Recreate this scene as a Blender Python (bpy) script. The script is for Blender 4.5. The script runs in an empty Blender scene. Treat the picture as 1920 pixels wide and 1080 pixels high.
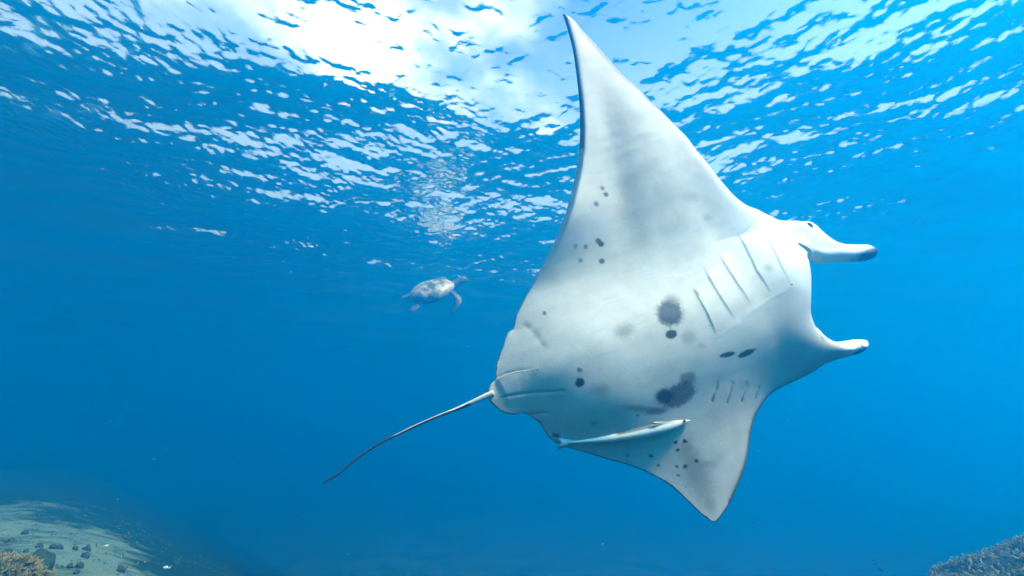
import bpy, bmesh, math, random
import numpy as np
from mathutils import Vector, Matrix, noise as mnoise
from mathutils.geometry import delaunay_2d_cdt

scene = bpy.context.scene
col = scene.collection

# ------------------------------------------------------------------ camera
cam_data = bpy.data.cameras.new("camera")
cam_data.lens = 15.0
cam_data.sensor_width = 36.0
cam_data.clip_start = 0.05
cam_data.clip_end = 3000.0
cam = bpy.data.objects.new("camera", cam_data)
col.objects.link(cam)
cam.location = (0.0, 0.0, -4.0)
cam.rotation_euler = (math.radians(90 + 21.0), 0.0, 0.0)
scene.camera = cam

# ------------------------------------------------------------------ daylight
SUN_EL, SUN_AZ = math.radians(55.0), math.radians(114.0)
world = bpy.data.worlds.new("World")
scene.world = world
world.use_nodes = True
wn, wl = world.node_tree.nodes, world.node_tree.links
wn.clear()
w_out = wn.new("ShaderNodeOutputWorld")
w_bg = wn.new("ShaderNodeBackground")
w_bg.inputs["Strength"].default_value = 0.065
sky = wn.new("ShaderNodeTexSky")
sky.sky_type = 'NISHITA'
sky.sun_disc = False
sky.sun_elevation = SUN_EL
sky.sun_rotation = SUN_AZ
# clouds: noise on the plane the view direction meets overhead
tc = wn.new("ShaderNodeTexCoord")
sep = wn.new("ShaderNodeSeparateXYZ")
wl.new(tc.outputs["Generated"], sep.inputs[0])
zmax = wn.new("ShaderNodeMath"); zmax.operation = 'MAXIMUM'; zmax.inputs[1].default_value = 0.06
wl.new(sep.outputs["Z"], zmax.inputs[0])
dx = wn.new("ShaderNodeMath"); dx.operation = 'DIVIDE'
dy = wn.new("ShaderNodeMath"); dy.operation = 'DIVIDE'
wl.new(sep.outputs["X"], dx.inputs[0]); wl.new(zmax.outputs[0], dx.inputs[1])
wl.new(sep.outputs["Y"], dy.inputs[0]); wl.new(zmax.outputs[0], dy.inputs[1])
comb = wn.new("ShaderNodeCombineXYZ")
wl.new(dx.outputs[0], comb.inputs[0]); wl.new(dy.outputs[0], comb.inputs[1])
cn = wn.new("ShaderNodeTexNoise")
cn.inputs["Scale"].default_value = 1.25
cn.inputs["Detail"].default_value = 5.0
cn.inputs["Roughness"].default_value = 0.55
cmap = wn.new("ShaderNodeMapping")
cmap.inputs["Location"].default_value = (0.0, 0.0, 0.0)
wl.new(comb.outputs[0], cmap.inputs[0]); wl.new(cmap.outputs[0], cn.inputs["Vector"])
# one big cumulus low over the water ahead
dist = wn.new("ShaderNodeVectorMath"); dist.operation = 'DISTANCE'
dist.inputs[1].default_value = (-0.29, 0.80, 0.0)
wl.new(comb.outputs[0], dist.inputs[0])
bl = wn.new("ShaderNodeMapRange")
bl.inputs["From Min"].default_value = 0.0; bl.inputs["From Max"].default_value = 0.58
bl.inputs["To Min"].default_value = 0.26; bl.inputs["To Max"].default_value = 0.0
wl.new(dist.outputs["Value"], bl.inputs["Value"])
cadd = wn.new("ShaderNodeMath"); cadd.operation = 'ADD'
wl.new(cn.outputs["Fac"], cadd.inputs[0]); wl.new(bl.outputs[0], cadd.inputs[1])
cr = wn.new("ShaderNodeMapRange"); cr.interpolation_type = 'SMOOTHSTEP'
cr.inputs["From Min"].default_value = 0.57; cr.inputs["From Max"].default_value = 0.84
wl.new(cadd.outputs[0], cr.inputs["Value"])
cmix = wn.new("ShaderNodeMix"); cmix.data_type = 'RGBA'
cmix.inputs["B"].default_value = (26.0, 26.0, 26.0, 1)
wl.new(cr.outputs[0], cmix.inputs["Factor"])
# thin bright veil, thicker towards the horizon
vz_ = wn.new("ShaderNodeMapRange"); vz_.interpolation_type = 'SMOOTHSTEP'
vz_.inputs["From Min"].default_value = 0.58; vz_.inputs["From Max"].default_value = 0.84
vz_.inputs["To Min"].default_value = 0.62; vz_.inputs["To Max"].default_value = 0.10
wl.new(sep.outputs["Z"], vz_.inputs["Value"])
veil = wn.new("ShaderNodeMix"); veil.data_type = 'RGBA'
veil.inputs["B"].default_value = (7.5, 9.5, 13.0, 1)
wl.new(vz_.outputs[0], veil.inputs["Factor"])
wl.new(sky.outputs[0], veil.inputs["A"])
wl.new(veil.outputs["Result"], cmix.inputs["A"])
wl.new(cmix.outputs["Result"], w_bg.inputs["Color"])
wl.new(w_bg.outputs[0], w_out.inputs[0])

sun_data = bpy.data.lights.new("sun", 'SUN')
sun_data.energy = 5.0
sun_data.angle = math.radians(8.0)     # ripples spread the sunlight
sun_data.color = (1.0, 0.89, 0.75)
sun = bpy.data.objects.new("sun", sun_data)
col.objects.link(sun)
sun_dir = Vector((math.sin(SUN_AZ) * math.cos(SUN_EL), math.cos(SUN_AZ) * math.cos(SUN_EL), math.sin(SUN_EL)))
sun.location = (0, 0, 30)
sun.rotation_euler = sun_dir.to_track_quat('Z', 'Y').to_euler()

vs = scene.view_settings
vs.view_transform = 'Standard'
vs.look = 'None'
vs.exposure = 1.55
vs.gamma = 1.0
vs.use_curve_mapping = False

cy = scene.cycles
cy.use_denoising = True
cy.max_bounces = 10
cy.diffuse_bounces = 2
cy.glossy_bounces = 3
cy.transmission_bounces = 4
cy.transparent_max_bounces = 8
cy.volume_bounces = 5
cy.sample_clamp_indirect = 6.0
cy.caustics_reflective = True

# ---- shape data of the manta and its remora, in metres
MANTA_OUTLINE = [[0.1159, 1.9447], [0.1448, 1.9373], [0.1834, 1.9058], [0.2208, 1.8502], [0.2811, 1.7764], [0.3338, 1.705], [0.3921, 1.621], [0.4398, 1.5607], [0.5106, 1.5014], [0.573, 1.4243], [0.638, 1.351], [0.7031, 1.2563], [0.7566, 1.1611], [0.7809, 1.0594], [0.8147, 0.9576], [0.8452, 0.8345], [0.8801, 0.7272], [0.9206, 0.6628], [0.9959, 0.6161], [1.0547, 0.565], [1.1095, 0.5077], [1.1732, 0.4817], [1.2496, 0.4616], [1.319, 0.4489], [1.3483, 0.4235], [1.3674, 0.3726], [1.4151, 0.3142], [1.5016, 0.2707], [1.6147, 0.2498], [1.7524, 0.2329], [1.8042, 0.2099], [1.8176, 0.1766], [1.7518, 0.1483], [1.654, 0.1363], [1.5651, 0.1394], [1.4234, 0.1575], [1.3215, 0.1726], [1.2352, 0.1815], [1.179, 0.1965], [1.1387, 0.2203], [1.1017, 0.2156], [1.0575, 0.1863], [1.0318, 0.1335], [1.0053, 0.0727], [0.9629, -0.0022], [0.9064, -0.0899], [0.8861, -0.1282], [0.9062, -0.1702], [0.9511, -0.2121], [1.0143, -0.2526], [1.0835, -0.2648], [1.1443, -0.2725], [1.2161, -0.2899], [1.2442, -0.3051], [1.2471, -0.3227], [1.207, -0.3392], [1.1436, -0.3492], [1.0646, -0.3452], [0.991, -0.3397], [0.9315, -0.3377], [0.8643, -0.3408], [0.8004, -0.3529], [0.7415, -0.3601], [0.6856, -0.3651], [0.612, -0.3699], [0.546, -0.376], [0.4915, -0.3854], [0.4541, -0.4006], [0.4136, -0.422], [0.3531, -0.462], [0.2988, -0.5207], [0.2589, -0.577], [0.206, -0.6425], [0.1441, -0.6982], [0.0679, -0.7589], [-0.0048, -0.8016], [-0.0354, -0.8143], [-0.0533, -0.8135], [-0.0711, -0.7971], [-0.0989, -0.7596], [-0.1266, -0.7127], [-0.1624, -0.6509], [-0.1999, -0.5958], [-0.2521, -0.5446], [-0.3061, -0.499], [-0.3681, -0.4556], [-0.4319, -0.4176], [-0.4899, -0.3792], [-0.5375, -0.3492], [-0.5901, -0.3168], [-0.6348, -0.2815], [-0.6612, -0.2518], [-0.6729, -0.2169], [-0.6835, -0.1782], [-0.7071, -0.1465], [-0.7282, -0.1232], [-0.7524, -0.1092], [-0.7864, -0.1051], [-0.8261, -0.086], [-0.8562, -0.0523], [-0.8771, -0.0186], [-0.8825, 0.0087], [-0.8689, 0.0398], [-0.8492, 0.0594], [-0.8245, 0.0726], [-0.8153, 0.1039], [-0.7946, 0.1471], [-0.7495, 0.2087], [-0.708, 0.2651], [-0.6729, 0.2811], [-0.6476, 0.3269], [-0.605, 0.3785], [-0.5328, 0.45], [-0.4542, 0.5326], [-0.375, 0.6131], [-0.2971, 0.6995], [-0.2189, 0.8023], [-0.1655, 0.8846], [-0.1163, 0.9629], [-0.0746, 1.0373], [-0.0294, 1.1376], [0.0154, 1.2584], [0.0555, 1.394], [0.0816, 1.5198], [0.1036, 1.6469], [0.1166, 1.7461], [0.1187, 1.8393], [0.1171, 1.9032]]
MANTA_LINES = {
  'slit': [[[0.271, 0.2119], [0.2646, 0.1707], [0.2622, 0.1109], [0.2579, 0.0347], [0.2573, -0.0525]], [[0.3998, 0.3072], [0.3864, 0.2313], [0.3762, 0.1225], [0.3872, -0.0069]], [[0.5413, 0.3847], [0.5237, 0.2923], [0.5101, 0.1674], [0.5131, 0.0428]], [[0.7245, 0.4623], [0.7021, 0.3692], [0.6571, 0.2168], [0.6452, 0.082]], [[0.9034, 0.504], [0.8412, 0.3635], [0.7871, 0.2089], [0.7631, 0.0839]]],
  'fore_slit': [[[0.1929, -0.241], [0.1668, -0.2818], [0.1337, -0.3251]], [[0.275, -0.265], [0.242, -0.3121], [0.2121, -0.3538]], [[0.3552, -0.2885], [0.3306, -0.3302], [0.2958, -0.3735]], [[0.43, -0.3241], [0.4054, -0.3523], [0.3827, -0.3834]], [[0.5028, -0.3647], [0.4894, -0.3771], [0.4693, -0.3902]]],
  'lower_ridge': [[[0.2423, -0.0569], [0.3777, -0.019], [0.512, 0.0279], [0.6439, 0.0605], [0.7828, 0.0791]]],
  'upper_ridge': [[[0.2664, 0.2162], [0.3721, 0.2571], [0.5186, 0.3496], [0.6958, 0.4336], [0.8975, 0.5086], [1.0037, 0.5447]]],
  'pelvic_edge': [[[-0.8338, 0.0676], [-0.8031, 0.0741], [-0.7673, 0.0791], [-0.7282, 0.0769], [-0.678, 0.0662], [-0.6335, 0.0533]]],
  'pelvic_mid': [[[-0.8303, -0.0169], [-0.7918, -0.0183], [-0.7338, -0.0254], [-0.6718, -0.0387], [-0.5354, -0.074]]],
  'pelvic_low': [[[-0.7255, -0.1228], [-0.689, -0.1313], [-0.6274, -0.145]]],
  'fin_fold': [[[1.076, 0.3274], [1.0984, 0.292], [1.1257, 0.2604], [1.1437, 0.2193]]],
  'low_fold': [[[0.8799, -0.1328], [0.8476, -0.1703], [0.8274, -0.2072], [0.8352, -0.242]]],
  'low_roll': [[[1.0081, -0.2571], [1.0745, -0.277], [1.1151, -0.2871], [1.1183, -0.3063], [1.131, -0.3248], [1.1767, -0.3362]]],
  'wing_valley': [[[0.2691, 1.7139], [0.239, 1.4426], [0.2007, 1.178], [0.1657, 0.9521], [0.135, 0.7304], [0.0743, 0.5529]]],
  'midline': [[[-0.6718, -0.0387], [-0.4058, -0.0603], [-0.1108, -0.0464], [0.2048, -0.0291], [0.5451, -0.0053], [0.9299, 0.0216]]],
  'mouth': [[[1.0263, 0.1825], [0.9636, 0.0787], [0.9118, -0.0061], [0.847, -0.0999]]],
  'trail_fold': [[[-0.6192, 0.2933], [-0.6113, 0.2744], [-0.587, 0.2204], [-0.573, 0.1616], [-0.5661, 0.1325]]],
  'flank': [[[-0.6973, 0.0901], [-0.5424, 0.1042], [-0.3633, 0.1302], [-0.1742, 0.1625], [-0.0099, 0.1905]]],
}
MANTA_SPOTS_SHADE = [[0.079, 0.128, 14.415, -6.417, 3.99, 14.607, 0.95, 0.35], [0.12, 0.179, 20.91, -9.376, 6.373, 23.655, 0.55, 0.8], [0.034, 0.105, 26.749, -11.753, 10.46, 38.005, 0.5, 0.5], [0.034, 0.027, 33.725, -4.844, 1.36, 46.826, 1.0, 0.25], [0.111, -0.008, 26.619, -12.279, 7.516, 26.774, 0.33, 0.7], [0.161, -0.068, 39.771, -18.889, 19.975, 70.475, 0.22, 0.7], [-0.181, 0.107, 20.2, 1.576, -4.354, 31.298, 0.5, 0.9], [0.277, -0.141, 23.385, -4.758, 5.332, 90.771, 1.0, 0.25], [0.382, -0.162, 18.911, -1.412, -3.205, 74.028, 1.0, 0.25], [-0.454, -0.005, 79.412, -28.841, 27.372, 94.287, 0.8, 0.4], [-0.47, -0.06, 45.033, -16.388, 14.074, 47.881, 1.0, 0.25], [-0.415, -0.084, 119.121, -44.687, 56.459, 191.76, 0.3, 0.6], [-0.023, -0.247, 11.236, 0.712, -1.963, 20.306, 0.78, 0.3], [0.04, -0.188, 21.918, -10.158, 9.81, 33.522, 0.62, 0.45], [-0.099, -0.232, 22.083, -5.063, 4.057, 30.81, 0.95, 0.5], [-0.215, -0.257, 8.765, -4.867, 25.547, 62.193, 0.55, 0.7], [-0.148, -0.285, 14.396, -2.534, 7.232, 68.682, 0.55, 0.7], [-0.25, -0.274, 87.96, -36.178, 59.807, 197.488, 0.8, 0.4], [-0.452, -0.248, 60.971, -22.934, 24.606, 80.651, 0.4, 0.8], [-0.393, -0.116, 19.784, -7.539, 12.652, 42.739, 0.2, 0.9], [0.096, -0.139, 18.832, -1.053, -1.249, 39.173, 0.15, 0.9], [-0.104, -0.442, 76.934, -34.012, 39.187, 126.175, 1.0, 0.4], [-0.059, -0.451, 76.272, -34.343, 34.648, 111.673, 1.0, 0.4], [-0.105, -0.477, 86.825, -38.5, 49.042, 156.736, 1.0, 0.4], [-0.235, -0.462, 79.198, -33.301, 43.364, 137.86, 1.0, 0.4], [-0.34, -0.429, 103.826, -41.644, 43.66, 138.814, 0.55, 0.6], [-0.214, -0.511, 111.342, -47.473, 50.951, 160.559, 0.9, 0.4], [-0.132, -0.544, 100.329, -44.343, 50.859, 159.998, 0.9, 0.4], [-0.094, -0.555, 82.997, -37.272, 41.179, 129.588, 1.0, 0.4], [-0.034, -0.549, 81.928, -37.617, 38.181, 120.751, 1.0, 0.4], [-0.139, -0.581, 97.956, -43.366, 61.217, 191.027, 0.9, 0.4], [-0.121, -0.636, 160.414, -71.963, 86.01, 265.626, 0.6, 0.4], [0.034, -0.585, 24.258, -11.468, 18.561, 58.522, 0.25, 0.9], [-0.052, -0.594, 18.466, 0.403, -0.103, 7.075, 0.38, 1.0], [-0.04, -0.742, 41.811, -0.729, 0.979, 32.821, 0.3, 1.0], [-0.064, -0.476, 34.397, -15.504, 10.496, 33.637, 0.2, 1.0], [0.02, 0.887, 72.949, -24.989, 15.567, 74.164, 0.7, 0.5], [0.029, 0.848, 63.813, -22.137, 13.856, 64.943, 0.9, 0.4], [-0.053, 0.801, 64.873, -22.235, 14.378, 65.665, 0.75, 0.5], [-0.104, 0.606, 63.477, -22.594, 16.987, 71.478, 0.85, 0.5], [-0.093, 0.587, 52.837, -18.988, 15.393, 64.354, 0.95, 0.4], [-0.183, 0.59, 76.755, -26.706, 18.606, 77.395, 0.7, 0.5], [-0.237, 0.603, 77.513, -59.974, 36.979, 53.783, 0.5, 0.6], [-0.233, 0.526, 77.768, -27.08, 19.347, 78.348, 0.65, 0.5], [-0.122, 0.496, 59.367, -21.738, 16.152, 65.171, 0.9, 0.4], [-0.506, 0.309, 100.008, -33.403, 24.991, 92.121, 0.75, 0.5], [0.544, 0.748, 18.857, -9.49, 3.384, 31.524, 0.32, 1.0], [0.593, 0.602, 26.887, -14.539, 6.098, 47.828, 0.3, 1.0], [0.724, 0.217, 33.107, -21.235, 8.807, 36.834, 0.28, 0.8], [0.719, 0.208, 89.008, -55.815, 17.96, 74.518, 0.25, 0.6], [0.771, 0.091, 132.905, -79.152, 38.112, 156.486, 0.7, 0.5], [-0.607, 0.279, 33.67, -25.584, 42.909, 59.163, 0.3, 0.9], [-0.579, 0.218, 40.343, -37.115, 20.133, 23.051, 0.22, 0.9], [-0.567, 0.155, 39.942, -13.355, 11.488, 40.676, 0.22, 0.9], [0.206, 1.044, 13.032, -2.675, 0.037, 3.411, 0.22, 1.0], [0.134, 0.666, 11.79, -1.73, 0.075, 5.417, 0.22, 1.0], [-0.631, -0.247, 47.722, -33.4, 63.34, 104.623, 0.8, 0.5], [1.123, 0.286, 16.893, -11.885, 11.974, 55.089, 0.3, 0.9], [1.774, 0.169, 9.865, -16.577, 3.945, 12.886, 1.0, 0.5], [1.679, 0.161, 5.467, -3.388, -0.041, 26.379, 0.9, 0.5], [1.59, 0.21, 11.573, -10.893, 4.222, 33.182, 0.18, 0.9], [1.144, -0.343, 10.373, -3.856, 6.094, 79.938, 0.95, 0.4], [1.239, -0.318, 59.176, -48.856, 12.927, 53.326, 0.9, 0.5], [1.086, -0.278, 15.83, -13.271, 58.29, 198.392, 0.45, 0.5]]
MANTA_ORIGIN, MANTA_X, MANTA_Y, MANTA_Z = [0.72563, 2.11314, -3.5055], [0.94821, 0.10807, 0.2987], [-0.29298, -0.06575, 0.95385], [0.12272, -0.99197, -0.03068]
MANTA_TAIL = [[-0.852, 0.0146, 0.01282], [-0.8861, 0.0122, 0.01218], [-0.9706, 0.0003, 0.00962], [-1.0474, -0.0072, 0.00705], [-1.1345, -0.0133, 0.00577], [-1.2207, -0.0227, 0.00526], [-1.306, -0.0361, 0.00487], [-1.3893, -0.0493, 0.00436], [-1.4732, -0.0747, 0.0041], [-1.533, -0.0999, 0.00385], [-1.5756, -0.119, 0.00385], [-1.6134, -0.1262, 0.00359], [-1.6427, -0.1359, 0.00256]]
MANTA_EYE = [1.2534, 0.4135]
REMORA_SPINE = [[-0.5933, -0.2908], [-0.5376, -0.3057], [-0.4763, -0.3211], [-0.3996, -0.3339], [-0.3211, -0.3447], [-0.241, -0.3546], [-0.172, -0.3596], [-0.102, -0.3647], [-0.0446, -0.367], [-0.0074, -0.3694]]

# ------------------------------------------------------------------ helpers
rng = np.random.default_rng(11)
random.seed(5)

def smooth(x, a, b):
    t = np.clip((x - a) / (b - a), 0.0, 1.0)
    return t * t * (3 - 2 * t)

_tab = rng.random((256, 256))
def vnoise(x, y):
    """value noise in [0,1] for numpy arrays"""
    xi = np.floor(x).astype(int); yi = np.floor(y).astype(int)
    fx = x - xi; fy = y - yi
    fx = fx * fx * (3 - 2 * fx); fy = fy * fy * (3 - 2 * fy)
    g = lambda i, j: _tab[(xi + i) % 256, (yi + j) % 256]
    return (g(0, 0) * (1 - fx) + g(1, 0) * fx) * (1 - fy) + (g(0, 1) * (1 - fx) + g(1, 1) * fx) * fy

def fbm(x, y, n=4, rough=0.5):
    s = 0.0; a = 1.0; tot = 0.0
    for k in range(n):
        s = s + a * vnoise(x * 2 ** k + 17.3 * k, y * 2 ** k + 9.1 * k)
        tot += a; a *= rough
    return s / tot

def mesh_object(name, verts, faces, material=None, parent=None, smooth_shade=True):
    me = bpy.data.meshes.new(name)
    me.from_pydata([tuple(map(float, v)) for v in verts], [], faces)
    me.validate()
    if smooth_shade:
        me.polygons.foreach_set("use_smooth", [True] * len(me.polygons))
    if material is not None:
        me.materials.append(material)
    me.update()
    ob = bpy.data.objects.new(name, me)
    col.objects.link(ob)
    if parent is not None:
        ob.parent = parent
    return ob

def grid_object(name, X, Y, Z, material):
    ny, nx = X.shape
    me = bpy.data.meshes.new(name)
    v = np.stack([X, Y, Z], -1).reshape(-1, 3)
    i = (np.arange(ny - 1)[:, None] * nx + np.arange(nx - 1)[None, :]).ravel()
    f = np.stack([i, i + 1, i + nx + 1, i + nx], 1)
    me.vertices.add(len(v)); me.vertices.foreach_set("co", v.ravel())
    me.loops.add(f.size); me.loops.foreach_set("vertex_index", f.ravel())
    me.polygons.add(len(f))
    me.polygons.foreach_set("loop_start", np.arange(len(f)) * 4)
    me.polygons.foreach_set("loop_total", np.full(len(f), 4))
    me.polygons.foreach_set("use_smooth", np.ones(len(f), bool))
    me.update(calc_edges=True); me.validate()
    me.materials.append(material)
    ob = bpy.data.objects.new(name, me)
    col.objects.link(ob)
    return ob

def float_attr(ob, name, values):
    a = ob.data.attributes.new(name, 'FLOAT', 'POINT')
    a.data.foreach_set("value", np.asarray(values, dtype=np.float32))

def tag(ob, label, cat, group=None):
    ob["label"] = label; ob["category"] = cat
    if group: ob["group"] = group
    return ob

def empty(name, loc=(0, 0, 0)):
    e = bpy.data.objects.new(name, None)
    e.empty_display_size = 0.05
    e.location = loc
    col.objects.link(e)
    return e

def loft(centers, frames, n=14, cap=True, exps=2.0):
    """closed tube: centers (k,3), frames list of (side vec, up vec) already scaled by half-axes"""
    V = []; Fc = []
    for c, (a, b) in zip(centers, frames):
        for j in range(n):
            t = 2 * math.pi * j / n
            ct, st = math.cos(t), math.sin(t)
            V.append(Vector(c) + Vector(a) * ct + Vector(b) * st)
    k = len(centers)
    for i in range(k - 1):
        for j in range(n):
            Fc.append((i * n + j, i * n + (j + 1) % n, (i + 1) * n + (j + 1) % n, (i + 1) * n + j))
    if cap:
        V.append(Vector(centers[0])); V.append(Vector(centers[-1]))
        for j in range(n):
            Fc.append((k * n, (j + 1) % n, j))
            Fc.append((k * n + 1, (k - 1) * n + j, (k - 1) * n + (j + 1) % n))
    return V, Fc

def ellipsoid(c, r, n=16, m=10, rot=None):
    V = []; Fc = []
    for i in range(m + 1):
        p = math.pi * i / m
        for j in range(n):
            t = 2 * math.pi * j / n
            q = Vector((r[0] * math.sin(p) * math.cos(t), r[1] * math.sin(p) * math.sin(t), r[2] * math.cos(p)))
            if rot is not None: q = rot @ q
            V.append(Vector(c) + q)
    for i in range(m):
        for j in range(n):
            Fc.append((i * n + j, (i + 1) * n + j, (i + 1) * n + (j + 1) % n, i * n + (j + 1) % n))
    return V, Fc

# ------------------------------------------------------------------ materials
def new_mat(name):
    m = bpy.data.materials.new(name)
    m.use_nodes = True
    nt = m.node_tree
    return m, nt.nodes, nt.links, nt.nodes["Principled BSDF"]

def noise_node(N, L, scale, detail=4, rough=0.55, vec=None):
    t = N.new("ShaderNodeTexNoise")
    t.inputs["Scale"].default_value = scale
    t.inputs["Detail"].default_value = detail
    t.inputs["Roughness"].default_value = rough
    if vec is not None: L.new(vec, t.inputs["Vector"])
    return t

def obj_coord(N):
    return N.new("ShaderNodeTexCoord").outputs["Object"]

def ramp(N, L, fac, stops):
    r = N.new("ShaderNodeValToRGB")
    e = r.color_ramp.elements
    while len(e) > 1: e.remove(e[-1])
    e[0].position = stops[0][0]; e[0].color = (*stops[0][1], 1)
    for p, c in stops[1:]:
        k = e.new(p); k.color = (*c, 1)
    L.new(fac, r.inputs[0])
    return r.outputs[0]

def mix_rgb(N, L, fac, a, b, mode='MIX'):
    m = N.new("ShaderNodeMix"); m.data_type = 'RGBA'; m.blend_type = mode
    for sock, v in (("Factor", fac), ("A", a), ("B", b)):
        if isinstance(v, (int, float)): m.inputs[sock].default_value = v
        elif isinstance(v, tuple): m.inputs[sock].default_value = (*v, 1)
        else: L.new(v, m.inputs[sock])
    return m.outputs["Result"]

def bump(N, L, height, strength, distance, normal=None):
    b = N.new("ShaderNodeBump")
    b.inputs["Strength"].default_value = strength
    b.inputs["Distance"].default_value = distance
    L.new(height, b.inputs["Height"])
    if normal is not None: L.new(normal, b.inputs["Normal"])
    return b.outputs[0]

def simple_mat(name, base, var=0.25, scale=20.0, rough=0.6, bump_d=0.002, bump_scale=None, spec=0.3):
    m, N, L, P = new_mat(name)
    oc = obj_coord(N)
    t = noise_node(N, L, scale, 5, 0.6, oc)
    lo = tuple(c * (1 - var) for c in base); hi = tuple(min(1, c * (1 + var)) for c in base)
    L.new(ramp(N, L, t.outputs["Fac"], [(0.3, lo), (0.7, hi)]), P.inputs["Base Color"])
    P.inputs["Roughness"].default_value = rough
    P.inputs["Specular IOR Level"].default_value = spec
    t2 = noise_node(N, L, bump_scale or scale * 4, 4, 0.6, oc)
    L.new(bump(N, L, t2.outputs["Fac"], 0.6, bump_d), P.inputs["Normal"])
    return m

# skin of the manta: white below, black above, markings and painted shade from the mesh
m_manta, N, L, P = new_mat("manta_skin")
oc = obj_coord(N)
att = N.new("ShaderNodeAttribute"); att.attribute_name = "pigment_shade"
mo = noise_node(N, L, 9.0, 6, 0.62, oc)
white = ramp(N, L, mo.outputs["Fac"], [(0.30, (0.57, 0.51, 0.46)), (0.62, (0.73, 0.655, 0.59))])
fine = noise_node(N, L, 240.0, 3, 0.7, oc)
white = mix_rgb(N, L, 0.5, white, ramp(N, L, fine.outputs["Fac"], [(0.3, (0.51, 0.46, 0.42)), (0.6, (0.77, 0.69, 0.62))]))
scar = noise_node(N, L, 38.0, 2, 0.5, oc)
white = mix_rgb(N, L, ramp(N, L, scar.outputs["Fac"], [(0.735, (0, 0, 0)), (0.765, (0.55, 0.55, 0.55))]), white, (0.9, 0.88, 0.85))
mps = N.new("ShaderNodeMapping"); mps.inputs["Scale"].default_value = (2.0, 26.0, 2.0); mps.inputs["Rotation"].default_value = (0, 0, 0.9)
L.new(oc, mps.inputs[0])
scr = noise_node(N, L, 2.6, 5, 0.6, mps.outputs[0])
white = mix_rgb(N, L, ramp(N, L, scr.outputs["Fac"], [(0.60, (0, 0, 0)), (0.68, (0.28, 0.28, 0.28))]), white, (0.40, 0.38, 0.37))
pa = N.new("ShaderNodeAttribute"); pa.attribute_name = "pale"
white = mix_rgb(N, L, pa.outputs["Fac"], white, (0.92, 0.88, 0.83))
edge = N.new("ShaderNodeMath"); edge.operation = 'MULTIPLY_ADD'
pn = noise_node(N, L, 150.0, 3, 0.6, oc)
L.new(pn.outputs["Fac"], edge.inputs[0]); edge.inputs[1].default_value = 0.5; edge.inputs[2].default_value = 0.75
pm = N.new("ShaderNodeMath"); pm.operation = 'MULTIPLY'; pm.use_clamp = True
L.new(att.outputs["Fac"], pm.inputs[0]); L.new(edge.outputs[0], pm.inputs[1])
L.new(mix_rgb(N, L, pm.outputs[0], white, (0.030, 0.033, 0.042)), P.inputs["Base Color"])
P.inputs["Roughness"].default_value = 0.48
P.inputs["Specular IOR Level"].default_value = 0.22
mp = N.new("ShaderNodeMapping"); mp.inputs["Scale"].default_value = (1.0, 7.0, 1.0)
mp.inputs["Rotation"].default_value = (0, 0, 0.25)
L.new(oc, mp.inputs[0])
st = noise_node(N, L, 22.0, 4, 0.6, mp.outputs[0])
b1 = bump(N, L, st.outputs["Fac"], 0.25, 0.0012)
b2 = bump(N, L, fine.outputs["Fac"], 0.5, 0.0024, b1)
L.new(b2, P.inputs["Normal"])

m_eye = simple_mat("eye_dark", (0.05, 0.04, 0.06), 0.4, 60, 0.25, 0.0005)

# ------------------------------------------------------------------ the water
# closed body of sea water: absorbs red, scatters blue
m_vol = bpy.data.materials.new("sea_water_body")
m_vol.use_nodes = True
N, L = m_vol.node_tree.nodes, m_vol.node_tree.links
N.clear()
vo = N.new("ShaderNodeOutputMaterial")
pv = N.new("ShaderNodeVolumePrincipled")
pv.inputs["Color"].default_value = (0.0002, 0.415, 0.915, 1)
pv.inputs["Absorption Color"].default_value = (0.18, 0.42, 0.42, 1)
pv.inputs["Density"].default_value = 0.130
pv.inputs["Anisotropy"].default_value = 0.85
L.new(pv.outputs[0], vo.inputs["Volume"])
SURF = 1.5                       # height of the mean water level
bx = [(-160, -160, -22), (160, -160, -22), (160, 160, -22), (-160, 160, -22),
      (-160, -160, SURF + 0.5), (160, -160, SURF + 0.5), (160, 160, SURF + 0.5), (-160, 160, SURF + 0.5)]
haze = mesh_object("haze", bx, [(0, 3, 2, 1), (4, 5, 6, 7), (0, 1, 5, 4), (1, 2, 6, 5), (2, 3, 7, 6), (3, 0, 4, 7)], m_vol, None, False)
haze["kind"] = "stuff"

# rippled surface seen from below: total reflection beyond the critical angle, clear window above
m_sea, N, L, P = new_mat("sea_surface")
N.remove(P)
so = N["Material Output"]
fr = N.new("ShaderNodeFresnel"); fr.inputs["IOR"].default_value = 1.333
tr = N.new("ShaderNodeBsdfTransparent")
gl = N.new("ShaderNodeBsdfGlossy"); gl.inputs["Roughness"].default_value = 0.0
gl.inputs["Color"].default_value = (1, 1, 1, 1)
ms = N.new("ShaderNodeMixShader")
gc = N.new("ShaderNodeNewGeometry")
rn = noise_node(N, L, 9.0, 3, 0.5, gc.outputs["Position"])
nb = bump(N, L, rn.outputs["Fac"], 1.0, 0.010)
L.new(nb, fr.inputs["Normal"]); L.new(nb, gl.inputs["Normal"])
L.new(fr.outputs[0], ms.inputs[0]); L.new(tr.outputs[0], ms.inputs[1]); L.new(gl.outputs[0], ms.inputs[2])
L.new(ms.outputs[0], so.inputs["Surface"])

def graded(n, near, far, power):
    s = np.linspace(-1, 1, n)
    return near * np.sinh(power * s) / np.sinh(power) * (far / near)

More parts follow.
